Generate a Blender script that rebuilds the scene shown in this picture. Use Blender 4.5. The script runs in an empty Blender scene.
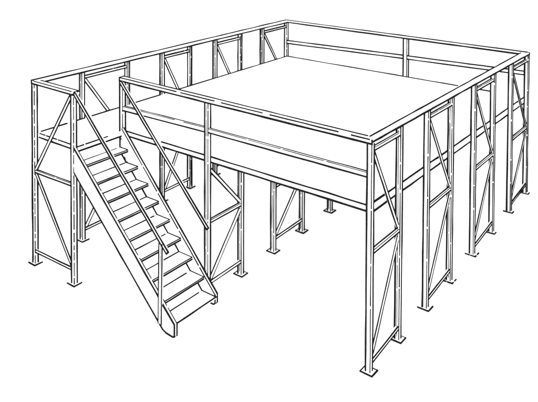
import bpy, bmesh, math, random
from mathutils import Vector, Matrix

S = bpy.context.scene
COL = S.collection
rng = random.Random(11)

# ---------------------------------------------------------------- camera
cam_d = bpy.data.cameras.new('camera')
cam = bpy.data.objects.new('camera', cam_d)
COL.objects.link(cam)
S.camera = cam
right = Vector((0.737992, 0.67480854, -0.00111428))
up = Vector((-0.02071323, 0.02430306, 0.99949003))
fwd = Vector((-0.67449149, 0.73759257, -0.03191293))
m = Matrix((right, up, -fwd)).transposed().to_4x4()
m.translation = Vector((11.93628455, -10.68183081, 7.70990501))
cam.matrix_world = m
cam_d.sensor_fit = 'HORIZONTAL'
cam_d.sensor_width = 36.0
cam_d.lens = 722.58237 / 538 * 36.0
cam_d.shift_x = (269 - 153.79508) / 538
cam_d.shift_y = (-81.80857 - 201) / 538
cam_d.clip_start = 0.1
cam_d.clip_end = 1000

# ---------------------------------------------------------------- light
w = bpy.data.worlds.new('World')
S.world = w
w.use_nodes = True
nt = w.node_tree
bg = nt.nodes['Background']
# an even white studio: a little brighter towards the horizon than overhead
tc = nt.nodes.new('ShaderNodeTexCoord')
sx = nt.nodes.new('ShaderNodeSeparateXYZ')
rp = nt.nodes.new('ShaderNodeValToRGB')
rp.color_ramp.elements[0].position = 0.0
rp.color_ramp.elements[0].color = (1, 1, 1, 1)
rp.color_ramp.elements[1].position = 0.55
rp.color_ramp.elements[1].color = (.50, .50, .50, 1)
nt.links.new(tc.outputs['Generated'], sx.inputs[0])
nt.links.new(sx.outputs['Z'], rp.inputs[0])
nt.links.new(rp.outputs[0], bg.inputs[0])
bg.inputs[1].default_value = 1.75
ld = bpy.data.lights.new('added_front_fill', 'AREA')  # added fill lamp on the camera side, brightens the ground under the deck
ld.shape = 'SQUARE'
ld.size = 22
ld.energy = 6000
lamp = bpy.data.objects.new('added_front_fill', ld)
lamp.location = (17, -17, 19)
lamp.rotation_euler = (Vector((3.4, 3.5, 0)) - Vector(lamp.location)).to_track_quat('-Z', 'Y').to_euler()
COL.objects.link(lamp)
S.view_settings.view_transform = 'Standard'
S.view_settings.look = 'None'
S.view_settings.exposure = 0.75
S.view_settings.gamma = 1
S.cycles.max_bounces = 12
S.cycles.diffuse_bounces = 8


# ---------------------------------------------------------------- materials
def material(name, c0, c1, scale, rough=1.0):
    mt = bpy.data.materials.new(name)
    mt.use_nodes = True
    nt = mt.node_tree
    b = nt.nodes['Principled BSDF']
    b.inputs['Roughness'].default_value = rough
    b.inputs['Specular IOR Level'].default_value = 0.0
    n = nt.nodes.new('ShaderNodeTexNoise')
    n.inputs['Scale'].default_value = scale
    n.inputs['Detail'].default_value = 4
    tc = nt.nodes.new('ShaderNodeTexCoord')
    r = nt.nodes.new('ShaderNodeValToRGB')
    r.color_ramp.elements[0].position = 0.35
    r.color_ramp.elements[1].position = 0.65
    r.color_ramp.elements[0].color = (*c0, 1)
    r.color_ramp.elements[1].color = (*c1, 1)
    nt.links.new(tc.outputs['Object'], n.inputs['Vector'])
    nt.links.new(n.outputs['Fac'], r.inputs[0])
    nt.links.new(r.outputs[0], b.inputs['Base Color'])
    return mt


PAPER = material('white_painted_surface', (.86, .86, .86), (.90, .90, .90), 6)
GROUND = material('white_ground', (.87, .87, .87), (.90, .90, .90), 3)
INK = material('black_ink_line', (.004, .004, .004), (.012, .012, .012), 25)

# ---------------------------------------------------------------- dimensions (metres)
L, D, W, WL = 6.822, 8.419, 1.325, 1.232       # main deck, stair landing
ZD, ZT = 2.745, 3.845                          # deck level, top of handrail
XM = 3.543                                     # line of the inner support frames
P = 0.0375                                     # half width of a post


def gz(x, y):
    """ground height: the floor climbs very slightly to the back right"""
    x = min(max(x, -1.5), 8.5)
    y = min(max(y, -2.5), 10)
    return .077 * x / 6.7 + .126 * y / 9 + .131 * x * y / 60 + .077 * (max(y, 0) / 9) ** 2


def ink_r(p):
    """thickness of the drawn outline: heavier towards the far side of the platform"""
    d = (L - p[0]) * .00050 + max(p[1], 0) * .00062
    return .0175 + d


# ---------------------------------------------------------------- geometry helpers
class MB:
    def __init__(self):
        self.v, self.f, self.mi = [], [], []

    def poly(self, verts, faces, mat=0):
        o = len(self.v)
        self.v += [Vector(q) for q in verts]
        for fc in faces:
            self.f.append([o + i for i in fc])
            self.mi.append(mat)

    # one stroke of the outline: a slightly uneven round bar along an edge
    def stroke(self, a, b, r):
        a, b = Vector(a), Vector(b)
        d = b - a
        n = d.length
        if n < 1e-5:
            return
        d /= n
        u = d.orthogonal().normalized()
        q = d.cross(u)
        k = max(1, int(n / .32))
        ring = []
        for i in range(k + 1):
            c = a + d * (n * i / k)
            if 0 < i < k:
                c = c + u * rng.gauss(0, .0016) + q * rng.gauss(0, .0016)
            rr = r * rng.uniform(.84, 1.14)
            if i == 0:
                c = c - d * r * .5
            if i == k:
                c = c + d * r * .5
            ring.append([c + (u * math.cos(t) + q * math.sin(t)) * rr for t in [j * math.pi / 3 for j in range(6)]])
        vs = [p for rg in ring for p in rg]
        fs = []
        for i in range(k):
            for j in range(6):
                fs.append((i * 6 + j, i * 6 + (j + 1) % 6, (i + 1) * 6 + (j + 1) % 6, (i + 1) * 6 + j))
        fs.append(tuple(reversed(range(6))))
        fs.append(tuple(range(k * 6, k * 6 + 6)))
        self.poly(vs, fs, 1)

    def ink(self, a, b, style='solid', k=1.0):
        a, b = Vector(a), Vector(b)
        r = ink_r((a + b) / 2) * k
        if style is None:
            return
        if isinstance(style, (list, tuple)):
            for s, e in style:
                self.stroke(a.lerp(b, s), a.lerp(b, e), r)
            return
        if style == 'solid':
            self.stroke(a, b, r)
            return
        n = (b - a).length
        t = 0.0
        if style == 'dash':
            on, off = (.3, 1.1), (.03, .06)
        elif style == 'fine':
            on, off = (.06, .34), (.03, .09)
        else:                                   # 'broken'
            on, off = (.8, 2.2), (.08, .25)
        while t < n:
            e = min(n, t + rng.uniform(*on))
            self.stroke(a + (b - a) * (t / n), a + (b - a) * (e / n), r)
            t = e + rng.uniform(*off)

    def bar(self, p0, p1, u, hu, v, hv, edges, rr=1.0):
        """box bar from p0 to p1; u, v are its side directions; edges maps (su, sv) to (style, weight)"""
        p0, p1, u, v = Vector(p0), Vector(p1), Vector(u).normalized(), Vector(v).normalized()
        d = (p1 - p0).normalized()
        u = (u - d * u.dot(d)).normalized()
        w_ = d.cross(u)
        v = w_ if w_.dot(v) > 0 else -w_
        cs = [(-1, -1), (1, -1), (1, 1), (-1, 1)]
        vs = [p + u * hu * a + v * hv * b for p in (p0, p1) for a, b in cs]
        self.poly(vs, [(0, 1, 2, 3), (7, 6, 5, 4)] + [(i, i + 4, (i + 1) % 4 + 4, (i + 1) % 4) for i in range(4)])
        for (a, b), st in edges.items():
            st, k = st if isinstance(st, tuple) else (st, 1.0)
            o = u * hu * a + v * hv * b
            self.ink(p0 + o, p1 + o, st, k * rr)

    def build(self, name, parent=None, mats=None):
        o0 = Vector(parent['_loc']) if parent is not None and '_loc' in parent else Vector((0, 0, 0))
        me = bpy.data.meshes.new(name)
        me.from_pydata([tuple(p - o0) for p in self.v], [], self.f)
        for mt in (mats or (PAPER, INK)):
            me.materials.append(mt)
        me.polygons.foreach_set('material_index', self.mi)
        bm = bmesh.new()
        bm.from_mesh(me)
        bmesh.ops.recalc_face_normals(bm, faces=bm.faces)
        bm.to_mesh(me)
        bm.free()
        o = bpy.data.objects.new(name, me)
        COL.objects.link(o)
        if parent is not None:
            o.parent = parent
            if '_loc' in parent:
                o['_loc'] = parent['_loc']
        return o


def thing(name, label, cat, loc, group=None):
    o = bpy.data.objects.new(name, None)
    COL.objects.link(o)
    o.location = loc
    o.empty_display_size = .2
    o['label'] = label
    o['category'] = cat
    if group:
        o['group'] = group
    o['_loc'] = tuple(loc)
    return o


# ---------------------------------------------------------------- ground
g = MB()
xs = [-150, -40, -12, -4] + [-1.5 + i for i in range(11)] + [14, 30, 80, 200]
ys = [-150, -40, -12, -5] + [-2.5 + i * 1.25 for i in range(11)] + [14, 30, 80, 250]
vs = [(x, y, gz(x, y)) for y in ys for x in xs]
nx = len(xs)
g.poly(vs, [(j * nx + i, j * nx + i + 1, (j + 1) * nx + i + 1, (j + 1) * nx + i)
            for j in range(len(ys) - 1) for i in range(nx - 1)])
go = g.build('ground', None, (GROUND,))
go['kind'] = 'structure'

# ---------------------------------------------------------------- deck with its fascia beams
deck = thing('platform_deck', 'large flat white mezzanine deck with narrow edge beams, raised on the legs', 'platform', (L / 2, D / 2, ZD))
E_ = .045                                       # beam face stands back from the post centres
b = MB()
zt, zb = ZD - .006, ZD - .05
B2 = E_ + .05
poly = [(B2, -W + B2), (WL - .02, -W + B2), (WL - .02, B2), (L - B2, B2), (L - B2, D - B2), (B2, D - B2)]
n = len(poly)
b.poly([(x, y, zt) for x, y in poly] + [(x, y, zb) for x, y in poly],
       [tuple(range(n)), tuple(reversed(range(n, 2 * n)))] + [(i, (i + 1) % n, (i + 1) % n + n, i + n) for i in range(n)])
b.build('deck_panel', deck)


def beam(p0, p1, u, z0, z1, top, bottom, ktop=1.0, kbot=1.0):
    """edge beam whose outer face lies on p0-p1; u points outwards"""
    u = Vector(u)
    mb = MB()
    a = Vector((p0[0], p0[1], (z0 + z1) / 2)) - u * .025
    c = Vector((p1[0], p1[1], (z0 + z1) / 2)) - u * .025
    mb.bar(a, c, u, .025, (0, 0, 1), (z1 - z0) / 2, {(1, 1): (top, ktop), (1, -1): (bottom, kbot)})
    return mb.build('edge_beam', deck)


beam((WL + .1, E_), (L - E_ - .05, E_), (0, -1, 0), 2.647, ZD, [(0, .145), (.185, 1)], [(0, .163), (.19, 1)], .85, 1.05)
beam((L - E_, E_), (L - E_, D - E_), (1, 0, 0), 2.602, ZD + .003, 'solid', 'solid', .9, 1.0)
beam((E_, D - E_), (E_, -W + E_), (-1, 0, 0), 2.647, ZD, [(0, .57), (.605, .70), (.75, .84), (.866, .905), (.918, .99)], None)
beam((L - E_ - .05, D - E_), (E_ + .05, D - E_), (0, 1, 0), 2.647, ZD + .002,
     [(.105, .155), (.185, .20), (.232, 1)], None, 1.2)
beam((E_ + .05, -W + E_), (WL - .05, -W + E_), (0, -1, 0), 2.660, ZD, [(.02, .18), (.22, .52), (.56, .98)], 'solid', .7, .95)
beam((WL + .06, -W + .05), (WL + .06, E_ + .001), (1, 0, 0), 2.650, ZD - .002, [(.0, .12), (.16, .46), (.48, .62)], [(.0, .46), (.50, .92)], .7, 1.0)


# ---------------------------------------------------------------- support frames
def make_post(root, x, y, z0, z1, k=1.0, plate='front', mid='dash', hatch=None, half=P):
    mb = MB()
    mb.bar((x, y, z0), (x, y, z1), (1, 0, 0), half, (0, -1, 0), half,
           {(-1, 1): 'solid', (1, 1): (mid, .58), (1, -1): 'solid'}, k)
    if hatch:                                   # the fine shading strokes drawn down one face of the post
        side, t, st = hatch
        q = .0005
        if side == 'front':
            px, py = x - half + 2 * half * t, y - half - q
        else:
            px, py = x + half + q, y - half + 2 * half * t
        mb.ink((px, py, z0 + .06), (px, py, z1 - .04), st, .42 * k)
    p = mb.build('post', root)
    if plate:
        pm = MB()
        h = .1
        vs = [(x - h, y - h), (x + h, y - h), (x + h, y + h), (x - h, y + h)]
        pm.poly([(a, c, z0 - .012) for a, c in vs] + [(a, c, z0 + .004) for a, c in vs],
                [(3, 2, 1, 0), (4, 5, 6, 7)] + [(i, (i + 1) % 4, (i + 1) % 4 + 4, i + 4) for i in range(4)])
        T = [Vector((a, c, z0 + .004)) for a, c in vs]
        kk = .8 * k
        if plate in ('front', 'full'):
            pm.ink(T[0], T[1], 'solid', kk)
            pm.ink(T[1], T[2], 'solid', kk)
        if plate == 'full':
            pm.ink(T[0], T[3], 'solid', kk * .8)
            pm.ink(T[3], T[2], 'solid', kk * .8)
        if plate == 'tips':
            pm.ink(T[0], T[1], [(.0, .42), (.55, 1)], kk)
            pm.ink(T[1], T[2], [(0, .25), (.6, 1)], kk)
        if plate == 'dots':
            pm.ink(T[0], T[1], [(.05, .9)], kk * .9)
            pm.ink(T[1], T[2], [(0, .55)], kk * .9)
        pm.build('base_plate', p)
    return p


def make_rung(root, a, c, side, k=1.0, mid=None, h=.022, ik=.85):
    """horizontal tie between the two posts; side points to the face one looks at"""
    mb = MB()
    ed = {(1, 1): 'solid', (1, -1): 'solid'}
    if mid:
        ed = {(-1, 1): 'solid', (1, -1): 'solid', (1, 1): (mid, .5)}
    mb.bar(a, c, side, .02, (0, 0, 1), h, ed, k * ik)
    return mb.build('cross_rail', root)


def make_brace(root, a, c, side, k=1.0, st='solid', hv=.033, ik=.8):
    mb = MB()
    mb.bar(a, c, side, .012, (0, 0, 1), hv, {(1, 1): st, (1, -1): 'solid'}, k * ik)
    return mb.build('diagonal_brace', root)


def side_frame(label, group, x, y0, y1, top, levels, plates, mids=('dash', 'dash'), toptype=True, k=1.0, top1=None, hatch=(None, None)):
    """ladder frame standing across the depth of the deck: two posts, ties and two diagonals"""
    z0, z1 = gz(x, y0) + .012, gz(x, y1) + .012
    root = thing('support_frame', label, 'support frame', (x, (y0 + y1) / 2, (z0 + z1) / 2 - .012), group)
    make_post(root, x, y0, z0, top, k, plates[0], mids[0], hatch[0])
    make_post(root, x, y1, z1, top if top1 is None else top1, k, plates[1], mids[1], hatch[1])
    S_ = (1, 0, 0)
    a, c = y0 + P, y1 - P
    lt, lm, l1a, l1b, l2b, l2a, lba, lbb = levels
    if lt:
        make_rung(root, (x, a, lt), (x, c, lt), S_, k, 'dash', .024)
    make_rung(root, (x, a, lm), (x, c, lm + .01), S_, k, 'broken', .024)
    make_rung(root, (x, a, z0 + lba), (x, c, z1 + lbb), S_, k, None, .028, .72)
    make_brace(root, (x, a + .05, l1a), (x, c - .02, l1b), S_, k)
    make_brace(root, (x, c - .01, l2b), (x, a + .05, z0 + l2a), S_, k, 'solid', .043, .68)
    return root


GR = 'support frames along the right edge of the deck'
GL = 'support frames along the left edge of the deck'
GI = 'inner support frames under the middle of the deck'
RT = ZT - .034                                  # underside of the side handrails
ry = [(0, 1.082), (2.268, 3.433), (4.711, 5.917), (7.169, D)]
lab_r = ['tall white ladder frame at the near front right corner, largest and lowest in the picture',
         'white ladder frame under the right handrail, next one behind the near right corner frame',
         'white ladder frame under the right handrail, one before the far right corner frame',
         'white ladder frame at the far right corner, where back and right handrails meet']
pl = [('full', 'full'), ('front', 'tips'), ('tips', 'dots'), ('dots', 'dots')]
for i, (y0, y1) in enumerate(ry):
    side_frame(lab_r[i], GR, L, y0, y1, ZT - .075 if i == 0 else RT, (3.665, 2.0, 3.60, 2.09, 1.90, .26, .13, .20), pl[i], k=1.0, top1=RT,
               hatch=(None, ('front', .5, 'dash') if i < 2 else None))
ly = [(0, 1.43), (2.67, 3.751), (4.828, 5.985), (7.092, D)]
lab_l = ['white ladder frame of the left edge standing just behind the stair landing',
         'white ladder frame of the left edge, second behind the landing, feet seen behind the stairs',
         'white ladder frame of the left edge, one before the frame at the back left corner',
         'white ladder frame at the back left corner where left and back handrails meet']
for i, (y0, y1) in enumerate(ly):
    side_frame(lab_l[i], GL, 0, y0, y1, RT, (3.66, 2.0, 3.60, 2.05, 1.90, .26, .22, .22), ('front', 'front'), k=.95,
               hatch=(('front', .5, 'dash'), ('right', .5, 'dash') if i != 3 else None))
lab_i = ['inner frame whose front post rises to the front handrail beside the stairs',
         'short inner frame under the deck, first behind the tall post beside the stairs',
         'inner frame under the deck of which only one front foot shows below the edge beam']
for i, (y0, y1) in enumerate(ry[:3]):
    side_frame(lab_i[i], GI, XM, y0, min(y1, D - .15), ZT - .066 if i == 0 else 2.61, (None, 1.49, 2.47 if i == 0 else 2.52, 1.58, 1.41, .33, .26, .26),
               ('full', 'full'), k=.95, top1=2.61, hatch=(('front', .45, 'dash'), ('front', .5, 'dash')))

# landing frame, standing across the front of the stair landing
root = thing('support_frame', 'white ladder frame at the front left corner, carrying the landing left of the stairs', 'support frame', (WL / 2, -W, gz(WL / 2, -W)), 'landing frame')
del root['group']
za, zc = gz(0, -W) + .012, gz(WL, -W) + .012
make_post(root, 0, -W, za, RT - .03, 1, 'front', 'fine', ('front', .3, 'dash'))
make_post(root, WL, -W, zc, RT - .03, 1, 'front', 'fine')
F_ = (0, -1, 0)
make_rung(root, (P, -W, 1.945), (WL - P, -W, 1.972), F_, 1, 'dash', .024)
make_rung(root, (P, -W, za + .26), (WL - P, -W, zc + .28), F_, 1, None, .028, .75)
make_brace(root, (WL - .05, -W, 3.77), (.06, -W, 2.0), F_)
make_brace(root, (.06, -W, 1.90), (WL - .07, -W, .36), F_)


# ---------------------------------------------------------------- handrails
def rail(root, name, p0, p1, inward, w0, w1, h, lines, k=1.0, off=.04):
    """flat handrail; p0-p1 is the post line, inward points to the deck; lines: {key: (style, trim0, trim1, weight)}"""
    p0, p1, n = Vector(p0), Vector(p1), Vector(inward)
    d = (p1 - p0).normalized()
    mb = MB()
    c = {}
    for e, p, w_ in ((0, p0, w0), (1, p1, w1)):
        for s in ('o', 'i'):
            q = p - n * off if s == 'o' else p - n * off + n * w_
            c[('t', s, e)] = q
            c[('b', s, e)] = q - Vector((0, 0, h))
    ks = [('t', 'o'), ('t', 'i'), ('b', 'i'), ('b', 'o')]
    mb.poly([c[(*k_, e)] for e in (0, 1) for k_ in ks],
            [(0, 1, 2, 3), (7, 6, 5, 4)] + [(i, i + 4, (i + 1) % 4 + 4, (i + 1) % 4) for i in range(4)])
    for key, (st, t0, t1, kk) in lines.items():
        if key in ('end0', 'end1'):
            e = int(key[-1])
            mb.ink(c[('t', 'o', e)], c[('t', 'i', e)], st, kk * k)
        elif key in ('drop0', 'drop1'):
            e = int(key[-1])
            mb.ink(c[('t', 'o', e)], c[('b', 'o', e)], st, kk * k)
        else:
            mb.ink(c[(key[0], key[1], 0)] + d * t0, c[(key[0], key[1], 1)] - d * t1, st, kk * k)
    return mb.build(name, root)


def plain_bar(root, name, p0, p1, side, hv, mid, k=1.0, w_=.02):
    mb = MB()
    ed = {(1, 1): 'solid', (1, -1): 'solid'}
    if mid:
        ed = {(-1, 1): ('solid', .9), (1, -1): 'solid', (1, 1): (mid, .5)}
    mb.bar(p0, p1, side, w_, (0, 0, 1), hv, ed, k)
    return mb.build(name, root)


# front
fr = thing('guard_rail', 'front guard rail with two bars, from the stair head to the near right corner', 'guard rail', (L / 2 + .6, 0, ZD))
rail(fr, 'top_rail', (WL - .01, 0, ZT + .03), (L + .04, 0, ZT + .0), (0, 1, 0), .13, .13, .066,
     {'ti': ('solid', 0, .14, .95), 'to': ('broken', 0, .04, .75), 'bo': ('solid', 0, .0, 1.1), 'end0': ('solid', 0, 0, .9), 'drop0': ('solid', 0, 0, 1), 'drop1': ('solid', 0, 0, .8)})
plain_bar(fr, 'mid_rail', (WL + .08, -.01, 3.235), (XM - P, -.01, 3.268), (0, -1, 0), .042, 'broken', .95, .025)
plain_bar(fr, 'mid_rail', (XM + P, -.01, 3.268), (L - P, -.01, 3.268), (0, -1, 0), .036, 'dash', .95, .025)
mb = MB()
mb.bar((WL + .04, 0, ZD + .002), (WL + .04, 0, ZT - .04), (1, 0, 0), .04, (0, -1, 0), .04,
       {(-1, 1): 'solid', (1, 1): ('dash', .55), (1, -1): 'solid'})
mb.build('post', fr)
# right
rr_ = thing('guard_rail', 'wide flat handrail running along the right edge of the deck', 'guard rail', (L, D / 2, ZT - .04))
rail(rr_, 'top_rail', (L, .092, ZT), (L, D + .04, ZT), (-1, 0, 0), .10, .15, .034,
     {'ti': ('solid', 0, .17, .95), 'bo': ('solid', -.12, 0, 1.05), 'end1': ('solid', 0, 0, .9), 'drop1': ('solid', 0, 0, 1)})
# left
lr = thing('guard_rail', 'wide flat handrail running along the left edge of the deck', 'guard rail', (0, D / 2, ZT - .04))
rail(lr, 'top_rail', (0, -W + .09, ZT), (0, D + .04, ZT), (1, 0, 0), .17, .15, .03,
     {'to': ('solid', -.13, 0, 1.1), 'bi': ('solid', .04, .15, .95), 'end1': ('solid', 0, 0, .9)}, .95)
# back
br = thing('guard_rail', 'back guard rail with one middle bar and a single post, along the far edge', 'guard rail', (L / 2, D, ZD))
rail(br, 'top_rail', (.11, D, ZT), (L - .11, D, ZT), (0, -1, 0), .15, .15, .03,
     {'to': ('solid', -.1, -.1, 1.15), 'bi': ('solid', 0, .02, 1.0)}, 1.0)
xb = 3.785
plain_bar(br, 'mid_rail', (P, D, 3.19), (xb - P, D, 3.283), (0, -1, 0), .045, None, .85)
plain_bar(br, 'mid_rail', (xb + P, D, 3.283), (L - P, D, 3.345), (0, -1, 0), .045, None, .85)
mb = MB()
mb.bar((xb, D, 2.66), (xb, D, ZT - .034), (1, 0, 0), .05, (0, -1, 0), .05,
       {(-1, 1): 'solid', (1, 1): ('solid', .6), (1, -1): ('solid', 1.2)}, .9)
mb.build('post', br)
# landing
la = thing('guard_rail', 'short guard rail across the front of the landing at the upper left corner', 'guard rail', (WL / 2, -W, ZT - .05))
rail(la, 'top_rail', (-.04, -W, ZT), (WL + .06, -W, ZT), (0, 1, 0), .13, .13, .06,
     {'ti': ('solid', .15, 0, .9), 'to': ('broken', .06, 0, .6), 'bo': ('solid', 0, 0, 1), 'end1': ('solid', 0, 0, .9), 'drop1': ('solid', 0, 0, .9), 'drop0': ('solid', 0, 0, 1)})

# ---------------------------------------------------------------- staircase
st = thing('staircase', 'steep white straight staircase with nine treads going down from the landing', 'staircase', (2.6, -.7, gz(2.6, -.7)))


def stringer(poly_, y_out, y_in, inks):
    mb = MB()
    n = len(poly_)
    mb.poly([(x, y_out, z) for x, z in poly_] + [(x, y_in, z) for x, z in poly_],
            [tuple(range(n)), tuple(reversed(range(n, 2 * n)))] + [(i, (i + 1) % n, (i + 1) % n + n, i + n) for i in range(n)])
    for i, face, sty, kk in inks:
        y = y_out if face == 'o' else y_in
        a, c = poly_[i], poly_[(i + 1) % n]
        mb.ink((a[0], y, a[1]), (c[0], y, c[1]), sty, kk)
    for i, kk in ((2, .9),):
        a = poly_[i]
    return mb.build('stringer', st)


gf = gz(3.7, -W)
front = [(1.275, 2.725), (3.885, .251), (3.885, gf + .03), (3.85, gf + .012), (3.70, gf + .022), (3.613, gf + .055), (1.275, 2.245)]
so = stringer(front, -W - .035, -W + .03,
              [(0, 'o', 'solid', .9), (0, 'i', 'dash', .6), (1, 'o', 'solid', .85), (1, 'i', 'solid', .85), (2, 'o', 'solid', .9), (2, 'i', 'solid', .8), (3, 'o', 'solid', .9), (4, 'o', 'solid', .9), (5, 'o', 'solid', 1.05)])
gb = gz(3.7, -.07)
back = [(1.36, 2.835), (3.815, .235), (3.815, gb + .04), (3.78, gb + .004), (3.66, gb + .012), (3.56, gb + .06), (1.36, 2.36)]
si = stringer(back, -.05, -.115,
              [(0, 'o', 'solid', 1.05), (0, 'i', 'dash', .6), (1, 'o', 'solid', .9), (1, 'i', 'solid', .85), (2, 'o', 'solid', .9), (2, 'i', 'solid', .8), (3, 'i', 'solid', .9), (4, 'i', 'solid', .9)])
YA, YB = -W + .03, -.116
NT = 9
for k in range(NT):
    z = .205 + .2785 * (NT - 1 - k)
    xf = 3.835 - .2875 * (NT - 1 - k)
    xk = max(xf - .33, WL + .075)
    mb = MB()
    th = .036
    mb.poly([(x, y, zz) for zz in (z - th, z) for x, y in ((xk, YA), (xf, YA), (xf, YB), (xk, YB))],
            [(3, 2, 1, 0), (4, 5, 6, 7)] + [(i, (i + 1) % 4, (i + 1) % 4 + 4, i + 4) for i in range(4)])
    mb.ink((xf, YA, z), (xf, YB, z), 'broken' if k < NT - 1 else 'solid', .6 if k < NT - 1 else .9)
    if k < NT - 1:
        mb.ink((xf, YA, z - th), (xf, YB, z - th), 'solid', .85)
    mb.ink((xk, YA, z), (xk, YB, z), [(.04, .88 + .10 * rng.random())], .8)
    mb.ink((xf, YB, z), (xk, YB, z), 'solid', .85)
    mb.build('tread', st)
    # riser panel from the back of this tread up to the one above
    zu = z + .2785 - th if k > 0 else ZD - .11
    mb = MB()
    lean = .22 if k > 0 else .0
    mb.poly([(x - ln, y, zz) for zz, ln in ((z + .002, 0), (zu - .001, lean)) for x, y in ((xk - .014, YA), (xk - .001, YA), (xk - .001, YB), (xk - .014, YB))],
            [(3, 2, 1, 0), (4, 5, 6, 7)] + [(i, (i + 1) % 4, (i + 1) % 4 + 4, i + 4) for i in range(4)])
    mb.ink((xk, YB - .004, z), (xk - lean, YB - .004, zu), 'solid', 1.05)
    mb.build('riser', st)


def round_rail(p0, p1, k=1.0):
    mb = MB()
    mb.bar(p0, p1, (0, -1, 0), .020, (0, 0, 1), .030, {(1, 1): ('solid', .9), (1, -1): 'solid'}, k)
    d = (Vector(p1) - Vector(p0)).normalized()
    u = Vector((0, 0, 1))
    u = (u - d * u.dot(d)).normalized()
    e = Vector(p1) + Vector((0, -.02, 0))
    mb.ink(e - u * .03, e + u * .03, 'solid', .9)
    return mb.build('handrail', st)


round_rail((1.29, -W - .02, 3.83), (3.76, -W - .055, 1.49), .95)
round_rail((1.30, -.065, 3.80), (3.62, -.075, 1.425), .95)
mb = MB()
mb.bar((3.578, -W - .055, .165), (3.60, -W - .055, 1.60), (1, 0, 0), .036, (0, -1, 0), .02,
       {(-1, 1): ('solid', .7), (1, 1): ('solid', .7), (0.1, 1): ('fine', .3)})
mb.build('rail_post', st)

for o in bpy.data.objects:
    if '_loc' in o:
        del o['_loc']
